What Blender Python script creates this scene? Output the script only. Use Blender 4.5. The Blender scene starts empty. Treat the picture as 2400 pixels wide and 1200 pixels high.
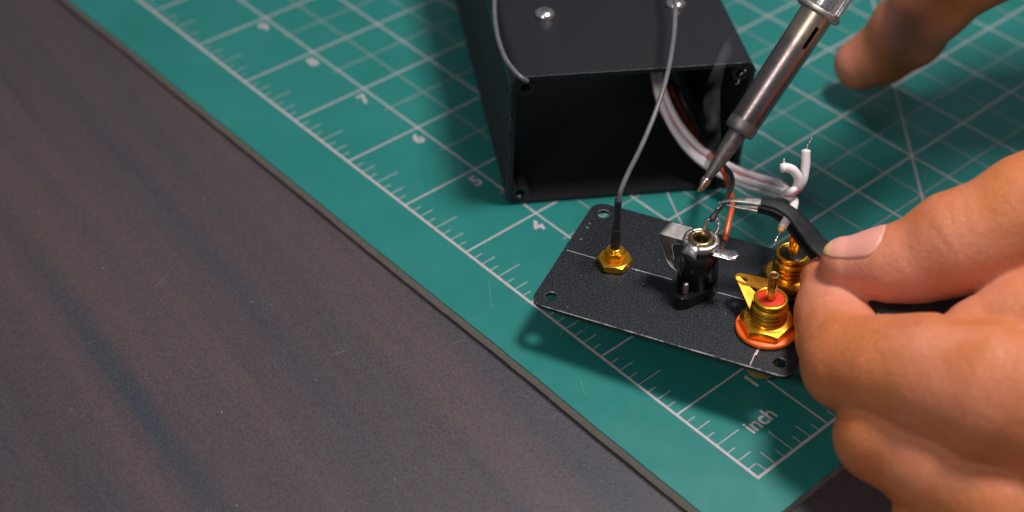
import bpy, bmesh, math, random
import numpy as np
from mathutils import Vector, Matrix, Quaternion
from mathutils import noise as mnoise
random.seed(7); np.random.seed(7)
sc = bpy.context.scene
col = sc.collection
sc.unit_settings.scale_length = 0.01          # one unit is one centimetre
PI = math.pi
# ------------------------------------------------------------------ camera
cam_d = bpy.data.cameras.new('camera'); cam = bpy.data.objects.new('camera', cam_d); col.objects.link(cam)
CR = Matrix([[0.998947, -0.045889, 0.0], [0.030228, 0.658022, -0.752392], [0.034526, 0.751599, 0.658716]])
cam.matrix_world = Matrix.Translation((-3.923,-29.271,25.981)) @ CR.to_4x4()
cam_d.lens = 52.5898; cam_d.sensor_width = 36; cam_d.clip_start = 0.5; cam_d.clip_end = 2000
cam_d.dof.use_dof = True; cam_d.dof.focus_distance = 36.2; cam_d.dof.aperture_fstop = 0.088
sc.camera = cam
# ------------------------------------------------------------------ light of the room
w = bpy.data.worlds.new('World'); sc.world = w; w.use_nodes = True
w.node_tree.nodes['Background'].inputs[0].default_value = (0.80, 0.88, 1.0, 1)
w.node_tree.nodes['Background'].inputs[1].default_value = 0.18
def area(name, loc, tgt, sx, sy, power, color):
    l = bpy.data.lights.new(name, 'AREA'); l.shape = 'RECTANGLE'; l.size = sx; l.size_y = sy; l.energy = power; l.color = color
    o = bpy.data.objects.new(name, l); col.objects.link(o); o.location = loc
    o.rotation_euler = (Vector(tgt) - Vector(loc)).to_track_quat('-Z', 'Y').to_euler()
area('ceiling_light', (12, 3, 50), (0, 0, 0), 11, 11, 28500, (1.0, 0.96, 0.95))
area('desk_lamp', (-23, -38, 40), (0, 0, 0), 6, 6, 7800, (1.0, 0.93, 0.90))
sc.view_settings.view_transform = 'Standard'; sc.view_settings.look = 'None'
sc.view_settings.exposure = 0.0; sc.view_settings.gamma = 1
sc.cycles.max_bounces = 8; sc.cycles.volume_bounces = 1
# ------------------------------------------------------------------ materials
def mat(name, color=(0.5, 0.5, 0.5), rough=0.5, metal=0.0, **kw):
    m = bpy.data.materials.new(name); m.use_nodes = True
    b = m.node_tree.nodes['Principled BSDF']
    b.inputs['Base Color'].default_value = (*color, 1); b.inputs['Roughness'].default_value = rough; b.inputs['Metallic'].default_value = metal
    for k, v in kw.items(): b.inputs[k.replace('_', ' ')].default_value = v
    return m
def nd(m, typ, **kw):
    n = m.node_tree.nodes.new(typ)
    for k, v in kw.items(): setattr(n, k, v)
    return n
def lk(m, a, b): m.node_tree.links.new(a, b)
def bsdf(m): return m.node_tree.nodes['Principled BSDF']
def coords(m, scale=(1, 1, 1), rot=(0, 0, 0)):
    t = nd(m, 'ShaderNodeTexCoord'); mp = nd(m, 'ShaderNodeMapping'); mp.inputs['Scale'].default_value = scale; mp.inputs['Rotation'].default_value = rot
    lk(m, t.outputs['Object'], mp.inputs['Vector']); return mp.outputs['Vector']
def noise(m, vec, scale, detail=3, rough=0.5, dist=0.0):
    n = nd(m, 'ShaderNodeTexNoise'); n.inputs['Scale'].default_value = scale; n.inputs['Detail'].default_value = detail
    n.inputs['Roughness'].default_value = rough; n.inputs['Distortion'].default_value = dist
    lk(m, vec, n.inputs['Vector']); return n.outputs['Fac']
def ramp(m, fac, stops):
    r = nd(m, 'ShaderNodeValToRGB'); e = r.color_ramp.elements
    while len(e) < len(stops): e.new(0.5)
    for x, (p, c) in zip(e, stops): x.position = p; x.color = (*c, 1) if len(c) == 3 else c
    lk(m, fac, r.inputs['Fac']); return r.outputs['Color']
def mixc(m, fac, a, b, mode='MIX'):
    n = nd(m, 'ShaderNodeMix', data_type='RGBA', blend_type=mode)
    for s, v in ((0, fac), (6, a), (7, b)):
        if hasattr(v, 'node'): lk(m, v, n.inputs[s])
        elif isinstance(v, (int, float)): n.inputs[s].default_value = v
        else: n.inputs[s].default_value = (*v, 1)
    return n.outputs[2]
def bump(m, fac, strength=0.3, dist=0.02, prev=None):
    b = nd(m, 'ShaderNodeBump'); b.inputs['Strength'].default_value = strength; b.inputs['Distance'].default_value = dist
    lk(m, fac, b.inputs['Height'])
    if prev is not None: lk(m, prev, b.inputs['Normal'])
    lk(m, b.outputs['Normal'], bsdf(m).inputs['Normal']); return b.outputs['Normal']
def g(v): return (v, v, v)

M = {}
# dark laminate desk with faint grain
m = M['desk'] = mat('desk_laminate', rough=0.46)
v = coords(m, (1, 1, 1), (0, 0, math.radians(53)))           # grain runs along local x
vs = nd(m, 'ShaderNodeVectorMath', operation='MULTIPLY'); vs.inputs[1].default_value = (0.055, 1, 1); lk(m, v, vs.inputs[0])
band = noise(m, vs.outputs[0], 0.48, 4, 0.5, 0.5)
band2 = noise(m, vs.outputs[0], 0.95, 3, 0.5, 0.3)
fine = noise(m, v, 16, 2, 0.6)
speck = noise(m, v, 30, 1, 0.5)
c1 = ramp(m, band, [(0.36, (0.035, 0.038, 0.050)), (0.52, (0.062, 0.046, 0.051)), (0.64, (0.078, 0.052, 0.053))])
c2 = ramp(m, band2, [(0.32, (0.55, 0.68, 0.85)), (0.44, (1, 1, 1)), (1, (1, 1, 1))])
c = mixc(m, 0.4, c1, c2, 'MULTIPLY')
c = mixc(m, 0.5, c, ramp(m, fine, [(0.25, g(0.55)), (0.75, g(1.45))]), 'MULTIPLY')
c = mixc(m, ramp(m, speck, [(0.70, g(0)), (0.76, g(0.8))]), c, (0.15, 0.12, 0.12))
lk(m, c, bsdf(m).inputs['Base Color'])
lk(m, ramp(m, fine, [(0.3, g(0.38)), (0.7, g(0.56))]), bsdf(m).inputs['Roughness'])
bump(m, noise(m, v, 22, 2, 0.7), 0.55, 0.012)
# green self-healing mat
m = M['mat'] = mat('green_vinyl', (0.012, 0.155, 0.135), 0.40)
v = coords(m)
c = ramp(m, noise(m, v, 0.35, 4, 0.6), [(0.3, (0.011, 0.160, 0.138)), (0.7, (0.018, 0.182, 0.162))])
c = mixc(m, ramp(m, noise(m, v, 7, 2, 0.5), [(0.76, g(0)), (0.80, g(0.5))]), c, (0.10, 0.26, 0.25))
c = mixc(m, 0.35, c, ramp(m, noise(m, v, 40, 2, 0.6), [(0.3, g(0.6)), (0.7, g(1.4))]), 'MULTIPLY')
lk(m, c, bsdf(m).inputs['Base Color'])
lk(m, ramp(m, noise(m, v, 1.2, 4, 0.6), [(0.3, g(0.33)), (0.7, g(0.45))]), bsdf(m).inputs['Roughness'])
bump(m, noise(m, v, 45, 2, 0.6), 0.25, 0.006)
m = M['core'] = mat('grey_mat_core', rough=0.85)
v = coords(m, (1, 1, 2))
lk(m, ramp(m, noise(m, v, 6, 4, 0.7), [(0.3, (0.32, 0.28, 0.235)), (0.7, (0.46, 0.41, 0.35))]), bsdf(m).inputs['Base Color'])
bump(m, noise(m, v, 14, 3, 0.7), 0.5, 0.02)
def ink(name, alpha):
    m = mat(name, (0.60, 0.50, 0.53), 0.5); v = coords(m)
    lk(m, ramp(m, noise(m, v, 5, 4, 0.7), [(0.25, g(alpha * 0.75)), (0.6, g(alpha))]), bsdf(m).inputs['Alpha'])
    return m
M['ink'] = ink('pale_ink', 0.80); M['ink_faint'] = ink('faint_pale_ink', 0.40); M['hairline'] = ink('hairline_scratch', 0.22); M['ink_mid'] = ink('thin_pale_ink', 0.62)
# black anodised enclosure
m = M['box'] = mat('black_anodised', (0.008, 0.008, 0.010), 0.42)
v = coords(m)
bump(m, noise(m, v, 26, 2, 0.7), 0.5, 0.012)
c = mixc(m, ramp(m, noise(m, v, 11, 2, 0.5), [(0.77, g(0)), (0.80, g(0.35))]), (0.008, 0.008, 0.010), (0.15, 0.10, 0.11))
lk(m, c, bsdf(m).inputs['Base Color'])
m = M['cut'] = mat('cut_edge_highlight', (0.09, 0.09, 0.10), 0.5, 0.5)  # paler grey that paints the light caught on the box's cut rim
m = M['box_raw'] = mat('scraped_aluminium', (0.6, 0.6, 0.62), 0.35, 1.0)
M['pcb_black'] = mat('inner_black', (0.006, 0.006, 0.007), 0.6)
# powder coated panel
m = M['panel'] = mat('black_powder_coat', rough=0.46); bsdf(m).inputs['Specular IOR Level'].default_value = 0.35
v = coords(m)
c = ramp(m, noise(m, v, 26, 1, 0.8), [(0.36, (0.002, 0.003, 0.004)), (0.54, (0.006, 0.008, 0.011)), (0.70, (0.045, 0.055, 0.070))])
c = mixc(m, ramp(m, noise(m, v, 13, 1, 0.5), [(0.76, g(0)), (0.80, g(0.6))]), c, (0.20, 0.22, 0.26))
lk(m, c, bsdf(m).inputs['Base Color'])
bump(m, noise(m, v, 28, 2, 0.75), 0.8, 0.014)
m = M['scratch'] = mat('scribed_aluminium', (0.75, 0.72, 0.78), 0.45, 0.6)
v = coords(m); lk(m, ramp(m, noise(m, v, 9, 3, 0.7), [(0.30, g(0.25)), (0.5, g(1))]), bsdf(m).inputs['Alpha'])
m = M['edge'] = mat('panel_edge_highlight', rough=0.42, metal=0.5)  # brighter patchy grey painted as the highlight on the panel's edge
v = coords(m); lk(m, ramp(m, noise(m, v, 3, 4, 0.8), [(0.40, g(0.02)), (0.62, g(0.30))]), bsdf(m).inputs['Base Color'])
def metal(name, a, b, rough, scale=9, r2=None, bs=0.15):
    m = mat(name, a, rough, 1.0); v = coords(m)
    lk(m, ramp(m, noise(m, v, scale, 4, 0.65), [(0.35, a), (0.65, b)]), bsdf(m).inputs['Base Color'])
    lk(m, ramp(m, noise(m, v, scale * 1.7, 3, 0.6), [(0.3, g(rough)), (0.7, g(r2 or rough * 1.7))]), bsdf(m).inputs['Roughness'])
    bump(m, noise(m, v, scale * 3, 3, 0.6), bs, 0.01); return m
metal('x', g(0.5), g(0.5), 0.3)
M['gold'] = metal('gold_plating', (1.0, 0.47, 0.035), (1.0, 0.55, 0.06), 0.27, 1.5, 0.31, 0.0)
M['nickel'] = metal('dull_nickel', (0.42, 0.38, 0.355), (0.56, 0.51, 0.48), 0.42, 7, 0.52)
M['solder'] = metal('tinned_solder', (0.55, 0.50, 0.50), (0.92, 0.88, 0.88), 0.13, 6, 0.3, 0.8)
M['ring'] = metal('worn_contact_ring', (0.22, 0.18, 0.18), (0.80, 0.74, 0.74), 0.22, 12, 0.45, 0.5)
M['brass'] = metal('aged_brass', (0.20, 0.14, 0.07), (0.40, 0.29, 0.15), 0.25, 8)
M['steel'] = metal('iron_tube_steel', (0.30, 0.235, 0.22), (0.44, 0.35, 0.325), 0.30, 5, 0.40, 0.10)
M['tip'] = metal('oxidised_tip', (0.15, 0.13, 0.13), (0.26, 0.23, 0.225), 0.46, 6, 0.6, 0.3)
M['tin'] = metal('wetted_tip', (0.45, 0.28, 0.16), (0.75, 0.62, 0.5), 0.16, 14, 0.35, 0.9)
M['chrome'] = metal('knurled_chrome', (0.62, 0.60, 0.58), (0.80, 0.78, 0.76), 0.2, 5, 0.34, 0.08)
M['bare'] = metal('bare_tweezer_steel', (0.42, 0.36, 0.33), (0.66, 0.58, 0.53), 0.25, 10, 0.42, 0.25)
M['screw'] = metal('bright_nickel', (0.80, 0.74, 0.70), (0.90, 0.84, 0.80), 0.14, 6, 0.24, 0.05)
def plastic(name, a, b, rough, scale=6, bs=0.2, bsc=30, spec=0.5):
    m = mat(name, a, rough); v = coords(m)
    lk(m, ramp(m, noise(m, v, scale, 4, 0.6), [(0.35, a), (0.65, b)]), bsdf(m).inputs['Base Color'])
    bump(m, noise(m, v, bsc, 3, 0.6), bs, 0.01); bsdf(m).inputs['Specular IOR Level'].default_value = spec; return m
M['jack'] = plastic('glossy_black_plastic', (0.006, 0.006, 0.007), (0.014, 0.012, 0.012), 0.24, 5, 0.25, 9)
M['handle'] = plastic('black_handle_plastic', (0.010, 0.010, 0.011), (0.016, 0.016, 0.017), 0.4)
M['coat'] = plastic('matt_black_coating', (0.004, 0.005, 0.006), (0.010, 0.011, 0.013), 0.52, 7, 0.35, 26, 0.22)
M['shrink'] = plastic('black_heat_shrink', (0.014, 0.012, 0.013), (0.026, 0.022, 0.023), 0.5, 8, 0.5, 22)
M['coax'] = plastic('grey_cable_jacket', (0.10, 0.094, 0.105), (0.13, 0.122, 0.135), 0.42, 4, 0.15, 20)
M['black_ins'] = plastic('black_insulation', (0.010, 0.011, 0.012), (0.020, 0.02, 0.022), 0.35, 7, 0.2)
M['orange_ins'] = plastic('orange_insulation', (0.46, 0.060, 0.014), (0.58, 0.095, 0.022), 0.32, 5, 0.2)
M['orange_washer'] = plastic('orange_washer_plastic', (0.90, 0.12, 0.006), (0.95, 0.17, 0.012), 0.45, 4, 0.3, 12)
M['black_washer'] = plastic('black_washer_plastic', (0.01, 0.01, 0.01), (0.016, 0.016, 0.016), 0.4)
M['red_ins'] = plastic('red_insulator', (0.55, 0.030, 0.010), (0.62, 0.042, 0.014), 0.6, 6, 0.2, 14, 0.2)
M['amber'] = plastic('scorched_insulation', (0.55, 0.22, 0.03), (0.7, 0.42, 0.12), 0.3)
m = M['white_ins'] = mat('white_insulation', (0.78, 0.71, 0.71), 0.5)
bsdf(m).inputs['Subsurface Weight'].default_value = 0.15; bsdf(m).inputs['Subsurface Radius'].default_value = (0.05, 0.03, 0.03)
m = M['striped_ins'] = mat('white_insulation_red_trace', (0.78, 0.72, 0.72), 0.5)
uvn = nd(m, 'ShaderNodeUVMap'); sx = nd(m, 'ShaderNodeSeparateXYZ'); lk(m, uvn.outputs[0], sx.inputs[0])
cmb = nd(m, 'ShaderNodeVectorMath', operation='MULTIPLY'); cmb.inputs[1].default_value = (1.2, 0.8, 1); lk(m, uvn.outputs[0], cmb.inputs[0])
wn = nd(m, 'ShaderNodeMath', operation='MULTIPLY_ADD'); lk(m, noise(m, cmb.outputs[0], 1.3, 3, 0.6), wn.inputs[0]); wn.inputs[1].default_value = 0.55; lk(m, sx.outputs['X'], wn.inputs[2])
st = ramp(m, wn.outputs[0], [(0.0, g(0)), (0.26, g(0)), (0.31, g(0.8)), (0.46, g(0.8)), (0.52, g(0)), (0.76, g(0)), (0.81, g(0.8)), (0.94, g(0.8)), (0.985, g(0))])
lk(m, mixc(m, st, (0.80, 0.74, 0.75), (0.66, 0.10, 0.12)), bsdf(m).inputs['Base Color'])
# skin
m = M['skin'] = mat('skin', rough=0.58); bsdf(m).inputs['Specular IOR Level'].default_value = 0.35
v = coords(m)
at = nd(m, 'ShaderNodeAttribute', attribute_name='flush')
base = ramp(m, noise(m, v, 0.55, 4, 0.6), [(0.3, (0.46, 0.130, 0.042)), (0.7, (0.56, 0.180, 0.062))])
base = mixc(m, ramp(m, noise(m, v, 0.42, 3, 0.5, 0.6), [(0.46, g(0)), (0.64, g(0.38))]), base, (0.62, 0.235, 0.150))
base = mixc(m, at.outputs['Fac'], base, (0.64, 0.235, 0.155))
base = mixc(m, 0.3, base, ramp(m, noise(m, v, 9, 4, 0.65), [(0.3, g(0.72)), (0.7, g(1.25))]), 'MULTIPLY')
lk(m, base, bsdf(m).inputs['Base Color'])
bsdf(m).inputs['Subsurface Weight'].default_value = 0.22; bsdf(m).inputs['Subsurface Radius'].default_value = (0.35, 0.13, 0.07); bsdf(m).inputs['Subsurface Scale'].default_value = 0.6
vor = nd(m, 'ShaderNodeTexVoronoi', feature='DISTANCE_TO_EDGE'); vor.inputs['Scale'].default_value = 13; lk(m, v, vor.inputs['Vector'])
n1 = bump(m, ramp(m, vor.outputs['Distance'], [(0.0, g(0)), (0.12, g(1))]), 0.4, 0.014)
n2 = bump(m, noise(m, v, 2.3, 5, 0.6), 0.4, 0.10, n1)
lk(m, ramp(m, noise(m, v, 3.5, 4, 0.7), [(0.35, g(0.42)), (0.65, g(0.66))]), bsdf(m).inputs['Roughness'])
m = M['nail'] = mat('fingernail', rough=0.42)
at = nd(m, 'ShaderNodeAttribute', attribute_name='tip')
lk(m, mixc(m, at.outputs['Fac'], (0.68, 0.29, 0.22), (0.78, 0.46, 0.21)), bsdf(m).inputs['Base Color'])
bsdf(m).inputs['Subsurface Weight'].default_value = 0.2; bsdf(m).inputs['Subsurface Radius'].default_value = (0.2, 0.1, 0.07)
# smoke
m = M['smoke'] = bpy.data.materials.new('rosin_smoke'); m.use_nodes = True; m.node_tree.nodes.remove(bsdf(m))
pv = nd(m, 'ShaderNodeVolumePrincipled'); lk(m, pv.outputs[0], m.node_tree.nodes['Material Output'].inputs['Volume'])
pv.inputs['Color'].default_value = (0.82, 0.92, 1.0, 1)
v = coords(m, (1.6, 1.6, 0.5)); nz = noise(m, v, 1.0, 1, 0.4, 0.5)
d = nd(m, 'ShaderNodeMapRange'); d.inputs['From Min'].default_value = 0.36; d.inputs['From Max'].default_value = 0.66; d.inputs['To Min'].default_value = 0.0; d.inputs['To Max'].default_value = 0.55
lk(m, nz, d.inputs['Value']); lk(m, d.outputs[0], pv.inputs['Density'])

# ------------------------------------------------------------------ mesh helpers
def link(name, me, material=None, parent=None, smooth=True, mw=None):
    if material is not None: me.materials.append(material)
    if smooth is True: me.polygons.foreach_set('use_smooth', [True] * len(me.polygons))
    o = bpy.data.objects.new(name, me); col.objects.link(o)
    if parent is not None: o.parent = parent
    if mw is not None: o.matrix_basis = mw
    return o
def sharp(o, deg=35):
    me = o.data; bm = bmesh.new(); bm.from_mesh(me)
    for e in bm.edges:
        if len(e.link_faces) == 2 and e.calc_face_angle(0) > math.radians(deg): e.smooth = False
    bm.to_mesh(me); bm.free(); return o
def pymesh(name, vs, fs):
    me = bpy.data.meshes.new(name); me.from_pydata([tuple(p) for p in vs], [], fs); me.update()
    bm = bmesh.new(); bm.from_mesh(me); bmesh.ops.recalc_face_normals(bm, faces=bm.faces); bm.to_mesh(me); bm.free(); return me
def empty(name, loc=(0, 0, 0), mw=None):
    o = bpy.data.objects.new(name, None); col.objects.link(o); o.empty_display_size = 0.5
    if mw is not None: o.matrix_world = mw
    else: o.location = loc
    return o
def tag(o, label=None, cat=None, group=None, kind=None):
    if label: o['label'] = label
    if cat: o['category'] = cat
    if group: o['group'] = group
    if kind: o['kind'] = kind
    return o
def catmull(pts, n=10):
    P = np.array(pts, float); P = np.vstack([2 * P[0] - P[1], P, 2 * P[-1] - P[-2]]); out = []
    for i in range(1, len(P) - 2):
        for t in np.linspace(0, 1, n, endpoint=False):
            a, b, c, d = P[i - 1:i + 3]
            out.append(0.5 * ((2 * b) + (c - a) * t + (2 * a - 5 * b + 4 * c - d) * t * t + (3 * b - a - 3 * c + d) * t ** 3))
    out.append(P[-2]); return np.array(out)
def frames(C):
    T = np.gradient(C, axis=0); T /= np.linalg.norm(T, axis=1)[:, None]
    n = np.cross(T[0], (0.3, 0.2, 1)); n /= np.linalg.norm(n); Ns = [n]
    for i in range(1, len(C)):
        n = Ns[-1] - T[i] * (Ns[-1] @ T[i]); n /= np.linalg.norm(n); Ns.append(n)
    Ns = np.array(Ns); return T, Ns, np.cross(T, Ns)
def tube(name, pts, r, seg=14, n=10, caps=True, spline=True, jit=0.0):
    """r: number or list per control point"""
    C = catmull(pts, n) if spline else np.array(pts, float)
    if np.isscalar(r): rr = np.full(len(C), r)
    else: rr = np.interp(np.linspace(0, 1, len(C)), np.linspace(0, 1, len(r)), r)
    if jit: rr = rr * (1 + jit * np.random.uniform(-1, 1, len(rr)))
    T, A, B = frames(C); vs = []; fs = []
    for i in range(len(C)):
        for k in range(seg):
            a = 2 * PI * k / seg; vs.append(C[i] + rr[i] * (math.cos(a) * A[i] + math.sin(a) * B[i]))
    for i in range(len(C) - 1):
        for k in range(seg):
            k2 = (k + 1) % seg; fs.append((i * seg + k, i * seg + k2, (i + 1) * seg + k2, (i + 1) * seg + k))
    if caps:
        for i, s in ((0, -1), (len(C) - 1, 1)):
            vs.append(C[i] + s * T[i] * rr[i] * 0.35); b = len(vs) - 1
            for k in range(seg): fs.append((i * seg + k, i * seg + (k + 1) % seg, b))
    me = pymesh(name, vs, fs)
    uv = me.uv_layers.new(name='UVMap'); L = np.concatenate([[0], np.cumsum(np.linalg.norm(np.diff(C, axis=0), axis=1))])
    for p in me.polygons:
        ks = [me.loops[l].vertex_index for l in p.loop_indices]
        for l, vi in zip(p.loop_indices, ks):
            if vi < len(C) * seg:
                k = vi % seg
                if k == 0 and any((q % seg) == seg - 1 for q in ks): k = seg
                uv.data[l].uv = (k / seg, L[vi // seg])
    return me
def lathe(name, prof, seg=48, rfun=None, close=True):
    """prof: list of (r, z)"""
    vs = []; fs = []
    for j, (r, z) in enumerate(prof):
        for k in range(seg):
            a = 2 * PI * k / seg; q = r * (rfun(a, z) if rfun else 1); vs.append((q * math.cos(a), q * math.sin(a), z))
    for j in range(len(prof) - 1):
        for k in range(seg):
            k2 = (k + 1) % seg; fs.append((j * seg + k, j * seg + k2, (j + 1) * seg + k2, (j + 1) * seg + k))
    if close:
        if prof[0][0] > 1e-6: fs.append(tuple(range(seg))[::-1])
        if prof[-1][0] > 1e-6: fs.append(tuple((len(prof) - 1) * seg + k for k in range(seg)))
    return pymesh(name, vs, fs)
def ring(name, r0, r1, z0, z1, seg=48, bev=0.02):
    p = [(r0, z0), (r1 - bev, z0), (r1, z0 + bev), (r1, z1 - bev), (r1 - bev, z1), (r0 + bev, z1), (r0, z1 - bev), (r0, z0)]
    return lathe(name, p, seg, close=False)
def extrude(name, outer, holes, z0, z1, bev=0.0):
    bm = bmesh.new(); loops = [outer] + list(holes); eds = []
    for lp in loops:
        vv = [bm.verts.new((x, y, z0)) for x, y in lp]
        eds += [bm.edges.new((vv[i], vv[(i + 1) % len(vv)])) for i in range(len(vv))]
    bmesh.ops.triangle_fill(bm, edges=eds, use_beauty=True)
    geo = bmesh.ops.extrude_face_region(bm, geom=bm.faces[:])
    bmesh.ops.translate(bm, vec=(0, 0, z1 - z0), verts=[x for x in geo['geom'] if isinstance(x, bmesh.types.BMVert)])
    bmesh.ops.recalc_face_normals(bm, faces=bm.faces)
    me = bpy.data.meshes.new(name); bm.to_mesh(me); bm.free(); return me
def bevel(o, wd, seg=2, ang=35):
    md = o.modifiers.new('bevel', 'BEVEL'); md.width = wd; md.segments = seg; md.limit_method = 'ANGLE'; md.angle_limit = math.radians(ang); return o
def circ(cx, cy, r, n=28): return [(cx + r * math.cos(2 * PI * k / n), cy + r * math.sin(2 * PI * k / n)) for k in range(n)]
def rrect(x0, y0, x1, y1, r, n=6):
    out = []
    for cx, cy, a in ((x1 - r, y1 - r, 0), (x0 + r, y1 - r, 90), (x0 + r, y0 + r, 180), (x1 - r, y0 + r, 270)):
        for k in range(n + 1):
            t = math.radians(a + 90 * k / n); out.append((cx + r * math.cos(t), cy + r * math.sin(t)))
    return out
def join(name, mes):
    bm = bmesh.new()
    for m_ in mes: bm.from_mesh(m_)
    me = bpy.data.meshes.new(name); bm.to_mesh(me); bm.free(); return me
def zalign(p, q):
    """matrix placing local +z from p towards q"""
    d = Vector(q) - Vector(p); return Matrix.Translation(p) @ d.to_track_quat('Z', 'Y').to_matrix().to_4x4()
def hexa(r, z0, z1, ch, rot=0.0):
    """hex nut solid with its corners chamfered by a cone, r = corner radius"""
    vs = []; fs = []; n = 48; ap = r * math.cos(PI / 6)
    def hexr(a): return ap / math.cos(((a - rot + PI / 6) % (PI / 3)) - PI / 6)
    rows = [(z0, -ch), (z0 + ch * 0.55, 0), (z1 - ch * 0.55, 0), (z1, -ch)]
    for z, cc in ((z0, 1), (None, 0), (None, 2), (z1, 1)):
        for k in range(n):
            a = 2 * PI * k / n + rot; h = hexr(a)
            if z is None:
                drop = max(0.0, (h - ap * 1.0)) * 0.62
                vs.append((h * math.cos(a), h * math.sin(a), (z0 + 0.01 + drop) if cc == 0 else (z1 - 0.01 - drop)))
            else: vs.append((ap * 0.96 * math.cos(a), ap * 0.96 * math.sin(a), z))
    for j in range(3):
        for k in range(n): fs.append((j * n + k, j * n + (k + 1) % n, (j + 1) * n + (k + 1) % n, (j + 1) * n + k))
    fs.append(tuple(range(n))[::-1]); fs.append(tuple(3 * n + k for k in range(n)))
    return pymesh('nut', vs, fs)

# ------------------------------------------------------------------ desk
TZ = -0.33
me = pymesh('tabletop', [(-90, -60, TZ), (110, -60, TZ), (110, 110, TZ), (-90, 110, TZ), (-90, -60, TZ - 2.5), (110, -60, TZ - 2.5), (110, 110, TZ - 2.5), (-90, 110, TZ - 2.5)],
            [(0, 1, 2, 3), (7, 6, 5, 4), (0, 4, 5, 1), (1, 5, 6, 2), (2, 6, 7, 3), (3, 7, 4, 0)])
desk = tag(link('tabletop', me, M['desk'], smooth=False), 'dark brown laminate desk top with faint bluish wood grain under the green mat', kind='structure')
# specks of dust lying on the desk
bm = bmesh.new()
for px in ((-14.123,-5.442,-0.320), (-12.477,-4.474,-0.320), (-11.081,-8.236,-0.320), (-16.994,6.149,-0.320), (-13.011,2.051,-0.320), (-8.538,-4.109,-0.320), (-10.604,-5.305,-0.320), (-2.551,-4.692,-0.320), (-1.662,-6.878,-0.320), (-9.793,-8.076,-0.320), (-6.353,-7.132,-0.320), (-7.967,-5.414,-0.320), (-10.517,-1.463,-0.320), (-12.488,2.571,-0.320)):
    s = random.uniform(0.010, 0.022)
    bmesh.ops.create_icosphere(bm, subdivisions=1, radius=s, matrix=Matrix.Translation(px) @ Matrix.Rotation(random.uniform(0, 3), 4, 'Z') @ Matrix.Diagonal((random.uniform(1, 1.9), 0.8, 0.4, 1)))
for _ in range(30):
    s = random.uniform(0.007, 0.015)
    bmesh.ops.create_icosphere(bm, subdivisions=1, radius=s, matrix=Matrix.Translation((random.uniform(-16, 2), random.uniform(-9, 10), TZ + 0.008)))
me = bpy.data.meshes.new('dust'); bm.to_mesh(me); bm.free()
M['dust'] = mat('dust', (0.42, 0.38, 0.36), 0.8)
# keep the scattered specks off the mat
MA = 0.766280; MO = Vector((1.890,-6.858,0.000)); MMW = Matrix.Translation(MO) @ Matrix.Rotation(MA, 4, 'Z')
inv = MMW.inverted()
bm = bmesh.new(); bm.from_mesh(me)
bmesh.ops.delete(bm, geom=[v_ for v_ in bm.verts if (inv @ v_.co).x > -1.8 and (inv @ v_.co).y > -1.1], context='VERTS')
bm.to_mesh(me); bm.free()
tag(link('dust', me, M['dust']), 'tiny pale specks of dust scattered over the dark desk', kind='stuff')

# ------------------------------------------------------------------ cutting mat (local x = across, y = along the ruler)
IN = 2.54
cm = empty('cutting_mat', mw=MMW)
tag(cm, 'green self-healing cutting mat with printed inch grid and ruler, lying on the dark desk', 'cutting mat')
X0, Y0, X1, Y1 = -0.67 * IN, -0.385 * IN, 12.6 * IN, 17.6 * IN
def wobble(x0, y0, x1, y1, amp, step=0.12):
    pts = []
    cs = [(x0, y0), (x1, y0), (x1, y1), (x0, y1)]
    for i in range(4):
        a = Vector(cs[i]); b = Vector(cs[(i + 1) % 4]); st = step if i in (0, 3) else 2.0
        n = int((b - a).length / st); nr = Vector(((b - a).y, -(b - a).x)).normalized()
        for k in range(n):
            p = a.lerp(b, k / n); o = amp * (mnoise.noise(Vector((p.x * 1.3, p.y * 1.3, amp * 99))) + 0.8 * mnoise.noise(Vector((p.x * 5, p.y * 5, 3)))) + 0.03 * mnoise.noise(Vector((p.x * .25, p.y * .25, 7)))
            pts.append(tuple(p + nr * o))
    return pts
core = link('mat_core', extrude('mat_core', wobble(X0, Y0, X1, Y1, 0.016), [], -0.325, -0.042), M['core'], cm, smooth=False)
top = link('mat_surface', extrude('mat_surface', wobble(X0, Y0, X1, Y1, 0.010), [], -0.04, 0.0), M['mat'], cm, smooth=False)
def quads(rects, z):
    vs = []; fs = []
    for (a, b, wd) in rects:
        a = Vector((*a, 0)); b = Vector((*b, 0)); d = (b - a).normalized(); n = Vector((-d.y, d.x, 0)) * wd / 2
        i = len(vs); vs += [a - n, a + n, b + n, b - n]; fs.append((i, i + 3, i + 2, i + 1))
    vs = [(p.x, p.y, z) for p in vs]; me = bpy.data.meshes.new('lines'); me.from_pydata(vs, [], fs); me.update()
    bm = bmesh.new(); bm.from_mesh(me)
    for f in bm.faces:
        f.normal_update()
        if f.normal.z < 0: f.normal_flip()
    bm.to_mesh(me); bm.free(); return me
def I(x, y): return (x * IN, y * IN)
W1, W2, W3 = 0.052, 0.036, 0.030
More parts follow.
